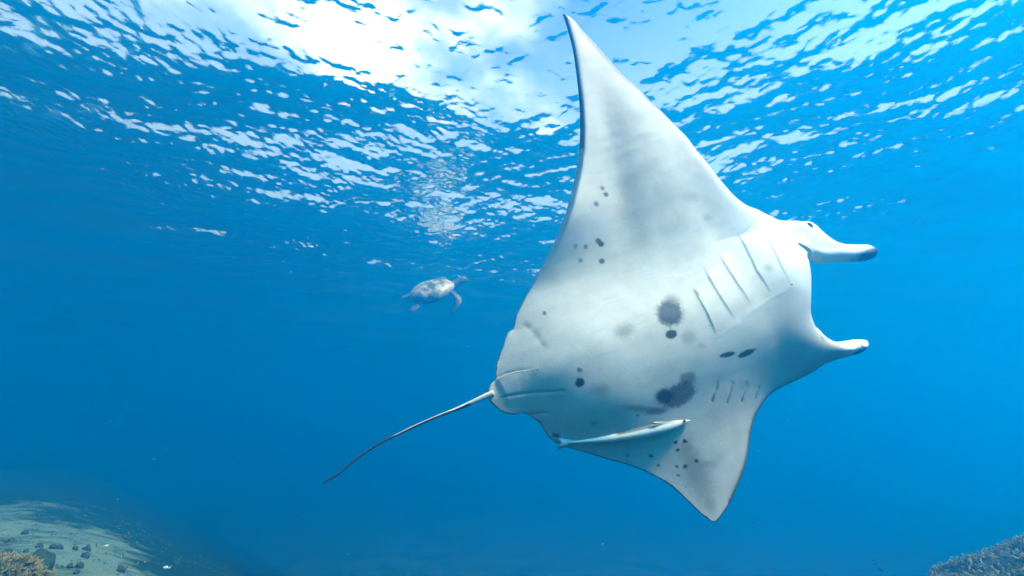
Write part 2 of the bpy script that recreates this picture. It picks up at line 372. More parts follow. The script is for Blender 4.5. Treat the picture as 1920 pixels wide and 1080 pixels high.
def zoned(a, b_, st_, far):
    """even steps from a to b_, growing steps beyond"""
    tail_ = np.cumsum(st_ * 1.09 ** np.arange(1, 200)); tail_ = tail_[tail_ < far]
    return np.concatenate([a - tail_[::-1], np.arange(a, b_, st_), b_ + tail_])
gx = zoned(-9.0, 9.0, 0.028, 240.0)
gy = zoned(1.0, 13.5, 0.028, 240.0)
X, Y = np.meshgrid(gx, gy)
Z = np.full_like(X, SURF)
wr = np.random.default_rng(4)
SPX, SPY = np.meshgrid(np.gradient(gx), np.gradient(gy))
WIND = math.radians(68.0)
for k in range(80):
    lam = 0.072 * (1.1 / 0.072) ** (k / 79.0)
    th = WIND + wr.normal(0, 0.75)
    res = np.clip((lam / 2.5 - np.maximum(SPX, SPY)) / (lam / 4), 0, 1)
    kk = 2 * math.pi / lam
    slope = 0.030 * (lam / 0.35) ** -0.3 * (0.7 + 0.6 * wr.random())
    Z += res * slope / kk * np.sin(kk * (X * math.cos(th) + Y * math.sin(th)) + wr.random() * 6.283)
for k in range(9):                          # the longer swell gathers the ripples into patches
    lam = 1.5 * (5.5 / 1.5) ** (k / 8.0)
    th = WIND + wr.normal(0, 0.6)
    kk = 2 * math.pi / lam
    Z += 0.050 / kk * np.sin(kk * (X * math.cos(th) + Y * math.sin(th)) + wr.random() * 6.283)
surface = grid_object("water_surface", X, Y, Z, m_sea)
surface["kind"] = "structure"

# ------------------------------------------------------------------ the sea bed
def bed_height(x, y):
    """height of the bottom in metres (surface = 0)"""
    n1 = fbm(x * 0.55 + 31, y * 0.55 + 7, 4) - 0.5
    n2 = fbm(x * 2.3 + 3, y * 2.3 + 90, 3) - 0.5
    deep = -11.0 + 0.6 * n1
    e = x + 0.95 * y - 0.3 + 0.5 * n1
    left = -0.85 - 0.40 * np.logaddexp(0, e * 2.0) / 2.0 + 0.16 * n1 + 0.07 * n2 - 0.02 * np.maximum(-x - 25, 0)
    q = x - 0.9 * y + 0.35 * n1
    right = -1.03 + 0.26 * np.minimum(q, 1.2) - 0.75 * np.maximum(-q - 0.3, 0) - 0.30 * np.maximum(y - 5.0, 0) + 0.14 * n2
    right = np.minimum(right, -0.6)
    h = np.maximum(np.maximum(left, right), deep + 4.0)
    return h - 4.0

m_bed, N, L, P = new_mat("reef_sand")
oc = obj_coord(N)
n_big = noise_node(N, L, 0.55, 6, 0.6, oc)
n_mid = noise_node(N, L, 3.5, 6, 0.65, oc)
n_fine = noise_node(N, L, 38.0, 4, 0.7, oc)
sand = ramp(N, L, n_fine.outputs["Fac"], [(0.3, (0.085, 0.12, 0.10)), (0.7, (0.165, 0.215, 0.175))])
turf = ramp(N, L, n_fine.outputs["Fac"], [(0.3, (0.006, 0.020, 0.016)), (0.7, (0.016, 0.050, 0.040))])
pat = N.new("ShaderNodeMath"); pat.operation = 'ADD'
L.new(n_big.outputs["Fac"], pat.inputs[0]); L.new(n_mid.outputs["Fac"], pat.inputs[1])
sa = N.new("ShaderNodeAttribute"); sa.attribute_name = "sand"
hf = N.new("ShaderNodeMath"); hf.operation = 'MULTIPLY_ADD'; hf.inputs[1].default_value = -1.5
L.new(pat.outputs[0], hf.inputs[0]); L.new(sa.outputs["Fac"], hf.inputs[2])
hs = N.new("ShaderNodeMath"); hs.operation = 'ADD'; hs.inputs[1].default_value = 1.45
L.new(hf.outputs[0], hs.inputs[0])
c = mix_rgb(N, L, ramp(N, L, hs.outputs[0], [(0.34, (0, 0, 0)), (0.74, (1, 1, 1))]), turf, sand)
L.new(c, P.inputs["Base Color"])
P.inputs["Roughness"].default_value = 0.9
P.inputs["Specular IOR Level"].default_value = 0.0
L.new(bump(N, L, n_mid.outputs["Fac"], 1.0, 0.05), P.inputs["Normal"])
gx = graded(420, 1.0, 150.0, 4.6); gy = graded(420, 1.0, 150.0, 4.6) + 5.0
X, Y = np.meshgrid(gx, gy)
bed = grid_object("seabed", X, Y, bed_height(X, Y), m_bed)
bed["kind"] = "structure"
# sand lies in the hollow on the near left bank, reef turf elsewhere
en = X + 0.95 * Y - 0.3
sand_w = 0.72 * (1 - smooth(en, 0.2, 2.4)) * (1 - smooth(Y, 6.0, 11.0)) * (1 - smooth(X, -3.0, -2.0))
dp = -bed_height(X, Y)
sand_w = np.maximum(sand_w, 0.62 * smooth(dp, 8.0, 11.4))
float_attr(bed, "sand", sand_w.ravel())

# ------------------------------------------------------------------ manta ray
def bend(x, y):
    u = np.maximum(0, y - .30); l = np.maximum(0, -y - .22)
    return (.11 * u ** 1.7 * (1 - smooth(x, .05, .95)) - .04 * l ** 1.45
            - .12 * np.maximum(0, x - .52) ** 2
            - .55 * smooth(x, .40, .95) * np.clip(y - .12, 0, .33) ** 2 * np.clip((1.2 - x) / .2, 0, 1))


def poly_dist(p, poly, closed=False):
    """distance, side (+1 left of travel), running parameter 0..1"""
    q = np.array(poly); nxt = np.roll(q, -1, 0) if closed else q[1:]
    a = q if closed else q[:-1]
    best = np.full(len(p), 1e9); side = np.zeros(len(p)); par = np.zeros(len(p))
    seg = np.linalg.norm(nxt - a, axis=1); cum = np.concatenate([[0], np.cumsum(seg)])
    for i in range(len(a)):
        d = nxt[i] - a[i]; L2 = max(d @ d, 1e-12)
        w = p - a[i]
        t0 = (w @ d) / L2
        t = np.clip(t0, 0, 1)
        r = w - t[:, None] * d
        dd = np.hypot(r[:, 0], r[:, 1])
        m = dd < best
        best[m] = dd[m]
        side[m] = np.sign(d[0] * w[m, 1] - d[1] * w[m, 0])
        tt = t.copy()
        if i == 0: tt = np.where(t0 < 0, t0, tt)
        if i == len(a) - 1: tt = np.where(t0 > 1, t0, tt)
        par[m] = (cum[i] + tt[m] * seg[i]) / cum[-1]
    return best, side, par

def dense(poly, h):
    """closed Catmull-Rom curve through the points, sampled about every h"""
    q = np.array(poly); n = len(q); out = []
    for i in range(n):
        p0, p1, p2, p3 = q[i - 1], q[i], q[(i + 1) % n], q[(i + 2) % n]
        k = max(1, int(round(np.linalg.norm(p2 - p1) / h)))
        for j in range(k):
            t = j / k
            m1 = (p2 - p0) * 0.42; m2 = (p3 - p1) * 0.42
            L12 = np.linalg.norm(p2 - p1)
            for mm in (m1, m2):
                l = np.linalg.norm(mm)
                if l > L12 * 1.2: mm *= L12 * 1.2 / l
            out.append((2 * t**3 - 3 * t**2 + 1) * p1 + (t**3 - 2 * t**2 + t) * m1 + (-2 * t**3 + 3 * t**2) * p2 + (t**3 - t**2) * m2)
    return np.array(out)

def inside(p, o):
    r = np.zeros(len(p), bool)
    for i in range(len(o)):
        a, b = o[i], o[(i + 1) % len(o)]
        if a[1] == b[1]: continue
        c_ = (a[1] > p[:, 1]) != (b[1] > p[:, 1])
        r ^= c_ & (p[:, 0] < (b[0] - a[0]) * (p[:, 1] - a[1]) / (b[1] - a[1]) + a[0])
    return r

H = 0.0068
rim = dense(MANTA_OUTLINE, H * 0.9)
xs = np.arange(rim[:, 0].min(), rim[:, 0].max(), H)
ys = np.arange(rim[:, 1].min(), rim[:, 1].max(), H * 0.866)
GX, GY = np.meshgrid(xs, ys)
GX = GX + (np.arange(len(ys)) % 2)[:, None] * H / 2
pts = np.stack([GX.ravel(), GY.ravel()], 1)
pts = pts[inside(pts, rim)]
dd = poly_dist(pts, rim, True)[0]
pts = pts[dd > H * 0.55]; dd = dd[dd > H * 0.55]
extra = []
for nm in ("slit", "fore_slit", "pelvic_edge", "pelvic_mid", "fin_fold", "lower_ridge", "low_roll"):
    for s in MANTA_LINES[nm]:
        q = np.array(s); sl = np.concatenate([[0], np.cumsum(np.linalg.norm(np.diff(q, axis=0), axis=1))])
        u_ = np.arange(-0.004, sl[-1] + 0.004, 0.0032)
        cx0 = np.interp(u_, sl, q[:, 0]); cy0 = np.interp(u_, sl, q[:, 1])
        tx0 = np.gradient(cx0); ty0 = np.gradient(cy0); tn = np.maximum(np.hypot(tx0, ty0), 1e-6)
        for off in (-0.0062, -0.0036, -0.0012, 0.0012, 0.0036, 0.0062):
            extra.append(np.stack([cx0 - ty0 / tn * off, cy0 + tx0 / tn * off], 1))
extra = np.concatenate(extra)
extra = extra[inside(extra, rim)]
extra = extra[poly_dist(extra, rim, True)[0] > 0.004]
key = set(map(tuple, np.floor(extra / 0.005).astype(int)))
kp = np.floor(pts / 0.005).astype(int)
pts = pts[np.array([tuple(q) not in key for q in kp])]
pts = np.concatenate([pts, extra])
nr = len(rim)
res = delaunay_2d_cdt([Vector(q) for q in rim] + [Vector(q) for q in pts], [], [list(range(nr))], 1, 6e-4)
p2 = np.array([tuple(v) for v in res[0]])
tris = [tuple(f) for f in res[2]]
d_edge = poly_dist(p2, rim, True)[0]
is_rim = d_edge < 1e-5
x, y = p2[:, 0], p2[:, 1]

def ell(d, R):
    return np.sqrt(np.maximum(0, 1 - (1 - np.clip(d / R, 0, 1)) ** 2))

body_x = smooth(x, -0.95, -0.25) * (1 - 0.35 * smooth(x, 0.5, 1.0))
t_body = 0.095 * np.exp(-(np.abs(y - 0.0) / 0.30) ** 2.2) * body_x * ell(d_edge, 0.30)
t_wing = (0.006 + 0.026 * np.exp(-(y / 0.7) ** 2)) * smooth(d_edge, -0.02, 0.22)
head = smooth(x, 0.55, 0.92)
t_head = 0.075 * head * ell(d_edge, 0.11) * (1 - smooth(x, 0.92, 1.1))
fin = smooth(x, 0.90, 1.06)
t_fin = 0.055 * fin * ell(d_edge, 0.062)
ta = np.array(tris)
ea = np.concatenate([ta[:, [0, 1]], ta[:, [1, 2]], ta[:, [2, 0]]])
ea = np.concatenate([ea, ea[:, ::-1]])
deg = np.bincount(ea[:, 0], minlength=len(p2))
def relax(f, n):
    """soften a height field over the mesh, the rim held at zero"""
    for _ in range(n):
        f = 0.35 * f + 0.65 * np.bincount(ea[:, 0], weights=f[ea[:, 1]], minlength=len(p2)) / deg
        f = np.where(is_rim, 0, f)
    return f
th = relax(t_body + t_wing * (1 - fin), 160) + relax(t_head + t_fin, 14)
rel = np.zeros(len(p2)); pig_shade = np.zeros(len(p2))
LN = MANTA_LINES

# gill flaps: five slits, each flap overlapping the one behind it
sd = [poly_dist(p2, s) for s in LN["slit"]]
for i, (d, s, t) in enumerate(sd):
    fwd = s > 0
    win = smooth(t, -0.04, 0.22) * (1 - smooth(t, 0.66, 1.03))
    if i < 4:
        d2, s2, t2 = sd[i + 1]
        u = d / np.maximum(d + d2, 1e-6)
        rise = smooth(s * d, -0.012, 0.003) * smooth(-s2 * d2, -0.006, 0.006)
        uu = np.where(fwd, d, 0) / np.maximum(np.where(fwd, d, 0) + d2, 1e-6)
        rel += 0.0042 * (1 - uu) * rise * win
    else:
        rel += 0.003 * smooth(s * d, -0.012, 0.003) * np.exp(-(d / 0.05) ** 2) * win
    w = 0.0034 if i == 0 else 0.0024
    strength = [0.95, 0.30, 0.26, 0.14, 0.0][i] * (1.0 - 0.95 * np.clip(t * 1.1, 0, 1))
    line = np.exp(-(d / w) ** 2) * win
    rel -= 0.0006 * np.exp(-(d / 0.005) ** 2) * win * (s <= 0)
    soft_l = 0.07 * np.exp(-(d / 0.009) ** 2) * win * (s <= 0) * [1, 1, .9, .6, .3][i]
    pig_shade = np.maximum(pig_shade, np.maximum(line * strength * 0.8, soft_l))  # shadow line of each slit put into the skin colour
d0, s0, t0 = sd[0]
pig_shade = np.maximum(pig_shade, 0.9 * np.exp(-((x - LN["slit"][0][0][0] - 0.002) / 0.008) ** 2 - ((y - LN["slit"][0][0][1] + 0.022) / 0.024) ** 2))
for i, s in enumerate(LN["fore_slit"]):
    d, sg, t = poly_dist(p2, s)
    win = smooth(t, -0.05, 0.1) * (1 - smooth(t, 0.95, 1.06))
    wdt = 0.0028 + 0.0045 * np.exp(-((t - 0.85) / 0.2) ** 2) * (1.3 if i == 0 else 0.45)
    pig_shade = np.maximum(pig_shade, np.exp(-(d / wdt) ** 2) * win * (0.15 + 0.65 * smooth(t, 0.35, 0.85)) * (1.0 if i < 3 else 0.7))  # slit shadow put into the colour here too
    rel -= 0.0022 * np.exp(-(d / 0.006) ** 2) * win
def groove(name, width, depth, crease_shade=0.0, ridge=0.0, rw=0.012):
    global rel, pig_shade
    for s in LN[name]:
        d, sg, t = poly_dist(p2, s)
        win = smooth(t, -0.03, 0.10) * (1 - smooth(t, 0.88, 1.03))
        rel = rel - depth * np.exp(-(d / width) ** 2) * win
        if ridge: rel = rel + ridge * np.exp(-(d / rw) ** 2) * win
        if crease_shade: pig_shade = np.maximum(pig_shade, crease_shade * np.exp(-(d / (width * 0.7)) ** 2) * win)  # crease shade painted along the groove
groove("lower_ridge", 0.004, 0.0, 0, 0.0009, 0.013)
groove("upper_ridge", 0.012, 0.0016, 0.05)
groove("pelvic_mid", 0.006, 0.0035, 0.30)
groove("pelvic_low", 0.005, 0.004, 0.25)
groove("low_roll", 0.005, 0.007, 0.15)
groove("trail_fold", 0.014, 0.0014, 0.03)
groove("mouth", 0.024, 0.016, 0.0)
def step(name, height, decay, sign, crease_shade):
    """one side of the line stands proud and falls back over 'decay'"""
    global rel, pig_shade
    for s in LN[name]:
        d, sg, t = poly_dist(p2, s)
        win = smooth(t, -0.03, 0.12) * (1 - smooth(t, 0.30, 1.0))
        rel = rel + np.where(sg * sign > 0, height * np.exp(-(d / decay) ** 2), -0.2 * height * np.exp(-(d / 0.01) ** 2)) * win
        pig_shade = np.maximum(pig_shade, crease_shade * np.exp(-(d / 0.0035) ** 2) * win)  # shade under the fold painted along its edge
step("pelvic_edge", 0.009, 0.10, -1, 0.45)
step("fin_fold", 0.014, 0.06, 1, 0.0)
step("low_fold", 0.008, 0.05, 1, 0.0)
# both head fins are twisted so that their outer faces look up
yu = np.interp(x, [0.9, 1.1, 1.3, 1.5], [0.30, 0.22, 0.17, 0.14]); up_f = (y > 0.0)
yl = np.interp(x, [0.85, 1.0, 1.1, 1.2, 1.3], [-0.30, -0.32, -0.33, -0.33, -0.33])
tw = smooth(x, 0.86, 1.08)
rel += np.where(up_f, -0.28 * np.clip(y - yu, -.08, .08), -0.32 * np.clip(y - yl, -.08, .08)) * tw
# hollow along the upper wing; the trailing band turns up towards the light
wv = np.array(LN["wing_valley"][0])[::-1]
xv = np.interp(y, wv[:, 1], wv[:, 0]); d = x - xv
win = smooth(y, 0.42, 0.85) * (1 - 0.5 * smooth(y, 1.15, 1.6))
soft = np.sqrt(d ** 2 + 0.08 ** 2) - 0.08
rel += np.where(d < 0, 0.30 * soft, 0.06 * soft * np.exp(-(d / 0.25) ** 2)) * win
# trunk wrinkles
rel += 0.006 * (fbm((x + y * 0.6) * 2.6 + 5, (y - x * 0.35) * 9 + 3, 3) - 0.5) * smooth(d_edge, 0.0, 0.12) * (1 - head)
dvalley = d.copy()
# dark skin spots, plus soft smudges painting shade along wing hollow and folds
for (cx, cy_, a, b, c, dd_, s, sf) in MANTA_SPOTS_SHADE:
    u = a * (x - cx) + b * (y - cy_); v = c * (x - cx) + dd_ * (y - cy_)
    r = np.hypot(u, v)
    r = r * (1 + 0.22 * (vnoise(x * 70 + 3, y * 70) - 0.5) + 0.2 * (vnoise(x * 160 + 8, y * 160) - 0.5))
    pig_shade = 1 - (1 - pig_shade) * (1 - s * (1 - smooth(r, 1 - 0.75 * sf, 1 + 0.75 * sf)))
# thin dark rim where the black back shows along the leading edge
lead = smooth(y, 0.45, 0.75) * (x > -0.02) + smooth(-y, 0.25, 0.5) * (x > 0.05)
tip = smooth(y, 1.2, 1.5)
edge_n = 0.6 + 0.8 * vnoise(x * 45, y * 45)
pig_shade = np.maximum(pig_shade, np.clip(lead * np.exp(-(d_edge / (np.where(y > 0, 0.020, 0.008) + 0.005 * edge_n)) ** 2) * 0.95, 0, 1))
trail = np.exp(-(d_edge / 0.003) ** 2) * 0.45
pig_shade = np.maximum(pig_shade, np.where(x < 0.6, trail, 0))
grey = 0.20 * smooth(y, 0.30, 0.8) * smooth(dvalley, -0.04, 0.10) + 0.10 * smooth(-y, 0.10, 0.5)  # shading of both wings put into the skin colour
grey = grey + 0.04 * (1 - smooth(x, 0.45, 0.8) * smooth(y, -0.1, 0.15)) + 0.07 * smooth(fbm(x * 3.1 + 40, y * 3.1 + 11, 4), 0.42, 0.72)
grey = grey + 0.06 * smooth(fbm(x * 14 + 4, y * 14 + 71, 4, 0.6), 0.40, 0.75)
pig_shade = 1 - (1 - pig_shade) * (1 - grey * (1 - fin))

zb = bend(x, y)
rel = rel * ell(d_edge, 0.03)
belly = zb + np.where(is_rim, 0, th + rel)
back = zb + rel * fin - np.where(is_rim, 0, 1.25 * th * (1 - 0.7 * fin) + 0.004 * ell(d_edge, 0.03))
n2 = len(p2)
imap = np.arange(n2); k = n2
bi = np.zeros(n2, int)
for i in range(n2):
    if is_rim[i]: bi[i] = i
    else: bi[i] = k; k += 1
V = np.concatenate([np.stack([x, y, belly], 1), np.stack([x, y, back], 1)[~is_rim]])
def area2(f): 
    a, b, c = p2[f[0]], p2[f[1]], p2[f[2]]
    return (b[0]-a[0])*(c[1]-a[1]) - (b[1]-a[1])*(c[0]-a[0])
faces = []
for f in tris:
    if area2(f) < 0: f = (f[0], f[2], f[1])
    faces.append(f)
    if not (is_rim[f[0]] and is_rim[f[1]] and is_rim[f[2]]):
        faces.append((int(bi[f[0]]), int(bi[f[2]]), int(bi[f[1]])))
manta = mesh_object("manta_ray", V, faces, m_manta)
pale = smooth(x, 0.55, 0.95) * smooth(y, -0.05, 0.22) + fin  # white head fins, with the sunlit head's brightness also put into the colour
float_attr(manta, "pale", np.concatenate([np.clip(pale, 0, 1), np.zeros(int((~is_rim).sum()))]))
float_attr(manta, "pigment_shade", np.concatenate([pig_shade, np.ones(int((~is_rim).sum())) * 0.97]))
Mw = Matrix(((MANTA_X[0], MANTA_Y[0], MANTA_Z[0], MANTA_ORIGIN[0]),
             (MANTA_X[1], MANTA_Y[1], MANTA_Z[1], MANTA_ORIGIN[1]),
             (MANTA_X[2], MANTA_Y[2], MANTA_Z[2], MANTA_ORIGIN[2]), (0, 0, 0, 1)))
manta.matrix_world = Mw
tag(manta, "huge white-bellied manta ray with dark spots banking in open water", "manta ray")

def belly_z(px, py):
    return float(belly[np.argmin((x - px) ** 2 + (y - py) ** 2)])

# whip tail
tp = np.array(MANTA_TAIL); cen = []; fr_ = []; 
kk = np.linspace(0, len(tp) - 1, 60)
tx = np.interp(kk, range(len(tp)), tp[:, 0]); ty = np.interp(kk, range(len(tp)), tp[:, 1]); tr_ = np.interp(kk, range(len(tp)), tp[:, 2])
for _ in range(2):
    tx[1:-1] = (tx[:-2] + 2 * tx[1:-1] + tx[2:]) / 4; ty[1:-1] = (ty[:-2] + 2 * ty[1:-1] + ty[2:]) / 4
for i in range(60):
    j0, j1 = max(0, i - 1), min(59, i + 1)
    t_ = Vector((tx[j1] - tx[j0], ty[j1] - ty[j0], 0)).normalized()
    cen.append((tx[i], ty[i], 0.004 - 0.03 * (i / 59) ** 2))
    fr_.append((Vector((-t_.y, t_.x, 0)) * tr_[i], Vector((0, 0, 1)) * tr_[i] * 0.9))
tv, tf = loft(cen, fr_, 16)
tail = mesh_object("tail", tv, tf, m_manta, manta)
tpg = []
for i in range(60):
    s_ = i / 59
    for j in range(16):
        a_ = 2 * math.pi * j / 16            # 0 = upper side, pi = lower side
        low = 0.5 - 0.5 * math.cos(a_)
        ln = 0.8 * math.exp(-((a_ - 1.75) / 0.22) ** 2) if s_ < .2 else 0
        whitep = (1 - s_ * 0.2) if s_ < 0.16 else (1.0 if low > 0.60 + 0.35 * s_ and s_ < 0.52 else 0.0)
        tpg.append(min(1, max(1 - whitep, ln)))
tpg += [0.0, 1.0]
float_attr(tail, "pigment_shade", tpg)

# eye on the side of the head, in a low brow
ex_, ey_ = MANTA_EYE
ez = belly_z(ex_, ey_)
ev, ef = ellipsoid((ex_, ey_, ez - 0.004), (0.014, 0.024, 0.014), 18, 12)
eye = mesh_object("eye", ev, ef, m_eye, manta)

# ------------------------------------------------------------------ remora under the wing
m_rem, N, L, P = new_mat("remora_skin")
att = N.new("ShaderNodeAttribute"); att.attribute_name = "pigment_shade"
rn_ = noise_node(N, L, 90.0, 4, 0.6, obj_coord(N))
wh = ramp(N, L, rn_.outputs["Fac"], [(0.3, (0.74, 0.72, 0.68)), (0.7, (0.88, 0.86, 0.82))])
L.new(mix_rgb(N, L, att.outputs["Fac"], wh, (0.05, 0.055, 0.06)), P.inputs["Base Color"])
P.inputs["Roughness"].default_value = 0.35
sp = [Mw @ Vector((p[0], p[1], belly_z(p[0], p[1]) + 0.007)) for p in REMORA_SPINE]
ks = np.linspace(0, len(sp) - 1, 40)
spa = np.array([tuple(p) for p in sp])
for _ in range(3):
    spa[1:-1] = (spa[:-2] + 2 * spa[1:-1] + spa[2:]) / 4
cx_ = [Vector([np.interp(k_, range(len(sp)), spa[:, a_]) for a_ in range(3)]) for k_ in ks]
prof_s = [0, .12, .25, .4, .55, .7, .82, .92, 1.0]
prof_h = [.007, .0075, .013, .0235, .030, .030, .024, .013, .003]
mz = Vector(MANTA_Z)
rv_c = []; rv_f = []
for i in range(40):
    t_ = (cx_[min(39, i + 1)] - cx_[max(0, i - 1)]).normalized()
    upv = mz.cross(t_).normalized()
    if upv.z < 0: upv = -upv
    s_ = i / 39
    h_ = float(np.interp(s_, prof_s, prof_h))
    rv_c.append(cx_[i]); rv_f.append((upv * h_ * 0.86, mz * h_ * 0.6))
base_p = cx_[20].copy()
rc = [c_ - base_p for c_ in rv_c]
rvx, rfx = loft(rc, rv_f, 20)
remora = mesh_object("remora_fish", rvx, rfx, m_rem)
remora.location = base_p
pg_ = []
for i in range(40):
    s_ = i / 39
    for j in range(20):
        a_ = 2 * math.pi * j / 20
        u_ = math.cos(a_)
        v_ = 0.0
        if u_ > 0.55 and s_ > 0.36: v_ = 0.92
        elif s_ > 0.36: v_ = 0.10 + 0.12 * max(0, -u_)
        if 0.15 < u_ <= 0.62 and s_ > 0.93: v_ = 0.6
        pg_.append(v_)
float_attr(remora, "pigment_shade", pg_ + [0, 0.7])
tag(remora, "slender white remora with a dark stripe clinging under the manta's lower wing", "remora")
dirt = (cx_[0] - cx_[3]).normalized(); upt = mz.cross(dirt).normalized()
if upt.z < 0: upt = -upt
def thin_fin(name, outline, thick, parent, mat, pigv):
    """small fin: outline of (u,v) in metres in a local frame given as vectors"""
    c_ = sum(outline, Vector()) / len(outline)
    n_ = (outline[1] - outline[0]).cross(outline[2] - outline[0]).normalized()
    k_ = len(outline)
    V_ = [o for o in outline] + [c_ + n_ * thick, c_ - n_ * thick]
    F_ = [(i, (i + 1) % k_, k_) for i in range(k_)] + [((i + 1) % k_, i, k_ + 1) for i in range(k_)]
    o_ = mesh_object(name, V_, F_, mat, parent)
    float_attr(o_, "pigment_shade", [pigv] * len(V_))
    return o_
e0 = rc[0]
thin_fin("tail_fin", [e0 + upt * .007 - dirt * .03, e0 + dirt * .02 + upt * .018, e0 + dirt * .045 + upt * .020, e0 + dirt * .030 + upt * .006, e0 + dirt * .033 - upt * .006,
                      e0 + dirt * .052 - upt * .030, e0 + dirt * .02 - upt * .022, e0 - upt * .007 - dirt * .03], .004, remora, m_rem, 0.0)
i_ = 26
thin_fin("dorsal_fin", [rc[9] + upt * .018, rc[14] + upt * .030, rc[19] + upt * .036, rc[22] + upt * .034, rc[22] + upt * .026, rc[15] + upt * .022], .003, remora, m_rem, 0.85)
thin_fin("pectoral_fin", [rc[29] + upt * .022 + mz * .015, rc[25] + upt * .034 + mz * .02, rc[23] + upt * .036 + mz * .022, rc[25] + upt * .022 + mz * .024], .002, remora, m_rem, 0.6)
evx, efx = ellipsoid(rc[36] + upt * .004 + mz * .009, (.006, .006, .006), 10, 8)
mesh_object("eye", evx, efx, m_eye, remora)

# ------------------------------------------------------------------ sea turtle far behind
m_shell, N, L, P = new_mat("turtle_shell")
oc = obj_coord(N)
vz = N.new("ShaderNodeTexVoronoi"); vz.inputs["Scale"].default_value = 9.0
L.new(oc, vz.inputs["Vector"])
nz = noise_node(N, L, 6.5, 6, 0.7, oc)
c = ramp(N, L, nz.outputs["Fac"], [(0.44, (0.07, 0.09, 0.08)), (0.52, (0.36, 0.36, 0.31)), (0.62, (0.58, 0.57, 0.52))])  # shell pattern with dappled light painted into its pale patches
L.new(c, P.inputs["Base Color"]); P.inputs["Roughness"].default_value = 0.4
m_tskin = simple_mat("turtle_skin", (0.10, 0.12, 0.12), 0.5, 18, 0.5)
m_tbelly = simple_mat("turtle_belly", (0.12, 0.13, 0.12), 0.3, 10, 0.5)

turtle = empty("sea_turtle")
def carapace_ring(u):
    """half width of the shell along its length u in 0..1 (0 = rear)"""
    return (math.sin(math.pi * u ** 0.82) ** 0.62) * (0.90 + 0.15 * u)
SH_L, SH_W, SH_H = 0.92, 0.36, 0.20
V = []; F_ = []; nu, nv = 36, 24
for i in range(nu + 1):
    u = 0.004 + 0.992 * i / nu
    w = SH_W * carapace_ring(u)
    for j in range(nv + 1):
        a_ = math.pi * j / nv
        zz = SH_H * (w / SH_W) ** 0.7 * math.sin(a_) ** 0.85
        xx = (u - 0.5) * SH_L; yy = w * math.cos(a_)
        # scute seams: three rows along and five across
        g = min(abs((u * 5.3 + (0.5 if abs(math.cos(a_)) > .38 else 0)) % 1 - 0.5) * 2, 1)
        seam = 0.012 * math.exp(-((1 - g) / 0.10) ** 2) + 0.012 * math.exp(-((abs(math.cos(a_)) - .38) / 0.05) ** 2) * (0 < j < nv)
        V.append((xx, yy, zz - seam * math.sin(a_)))
for i in range(nu):
    for j in range(nv):
        b_ = i * (nv + 1) + j
        F_.append((b_, b_ + 1, b_ + nv + 2, b_ + nv + 1))
mesh_object("carapace", V, F_, m_shell, turtle)
V = []; F_ = []
for i in range(nu + 1):
    u = 0.004 + 0.992 * i / nu
    w = SH_W * carapace_ring(u) * 0.985
    for j in range(nv + 1):
        a_ = math.pi * j / nv
        V.append(((u - .5) * SH_L, w * math.cos(a_), 0.002 - 0.13 * (w / SH_W) * math.sin(a_) ** 0.6))
for i in range(nu):
    for j in range(nv):
        b_ = i * (nv + 1) + j
        F_.append((b_, b_ + nv + 1, b_ + nv + 2, b_ + 1))
mesh_object("plastron", V, F_, m_tbelly, turtle)
hc = [(0.36, 0, -0.03), (0.46, 0, -0.01), (0.54, 0, 0.01), (0.60, 0, 0.035), (0.68, 0, 0.04), (0.735, 0, 0.025), (0.76, 0, 0.012)]
hr = [.10, .085, .078, .082, .078, .05, .015]
hv, hf_ = loft(hc, [(Vector((0, r_, 0)), Vector((0, 0, r_ * .9))) for r_ in hr], 16)
hd = mesh_object("head", hv, hf_, m_tskin, turtle)
for s_ in (-1, 1):
    v_, f_ = ellipsoid((0.69, s_ * .058, .06), (.016, .012, .016), 10, 8)
    mesh_object("eye", v_, f_, m_eye, hd)
def flipper(name, path, widths, thick, up_):
    cs = [Vector(p) for p in path]; fs = []
    for i in range(len(cs)):
        t_ = (cs[min(len(cs) - 1, i + 1)] - cs[max(0, i - 1)]).normalized()
        sd_ = t_.cross(Vector(up_)).normalized()
        n_ = sd_.cross(t_).normalized()
        fs.append((sd_ * widths[i], n_ * thick * (1.2 - i / len(cs))))
    v_, f_ = loft(cs, fs, 12)
    mesh_object(name, v_, f_, m_tskin, turtle)
flipper("front_flipper", [(.30, -.22, -.02), (.36, -.34, -.10), (.33, -.42, -.15), (.27, -.48, -.20), (.18, -.52, -.25), (.10, -.54, -.27)], [.07, .085, .085, .07, .045, .012], .03, (0.3, 0.4, 1))
flipper("front_flipper", [(.30, .22, -.02), (.38, .36, -.02), (.38, .52, -.05), (.30, .66, -.10), (.16, .76, -.15), (.06, .80, -.18)], [.07, .085, .085, .07, .045, .012], .03, (0, 0, 1))
flipper("rear_flipper", [(-.34, -.18, -.03), (-.44, -.26, -.05), (-.52, -.30, -.07), (-.60, -.31, -.08)], [.055, .075, .07, .02], .02, (0, 0, 1))
flipper("rear_flipper", [(-.34, .18, -.03), (-.44, .26, -.05), (-.52, .30, -.07), (-.60, .31, -.08)], [.055, .075, .07, .02], .02, (0, 0, 1))
v_, f_ = loft([(-.42, 0, -.02), (-.50, 0, -.03), (-.55, 0, -.035)], [(Vector((0, .03, 0)), Vector((0, 0, .02))), (Vector((0, .018, 0)), Vector((0, 0, .014))), (Vector((0, .004, 0)), Vector((0, 0, .004)))], 10)
mesh_object("tail", v_, f_, m_tskin, turtle)
t_f = Vector((0.84, 0.25, 0.42)).normalized()            # nose direction
t_u = Vector((-0.34, -0.80, 0.50)); t_u = (t_u - t_f * t_u.dot(t_f)).normalized()
t_s = t_u.cross(t_f)
tl = Vector((-2.20, 11.1, -4.0 + 4.15))
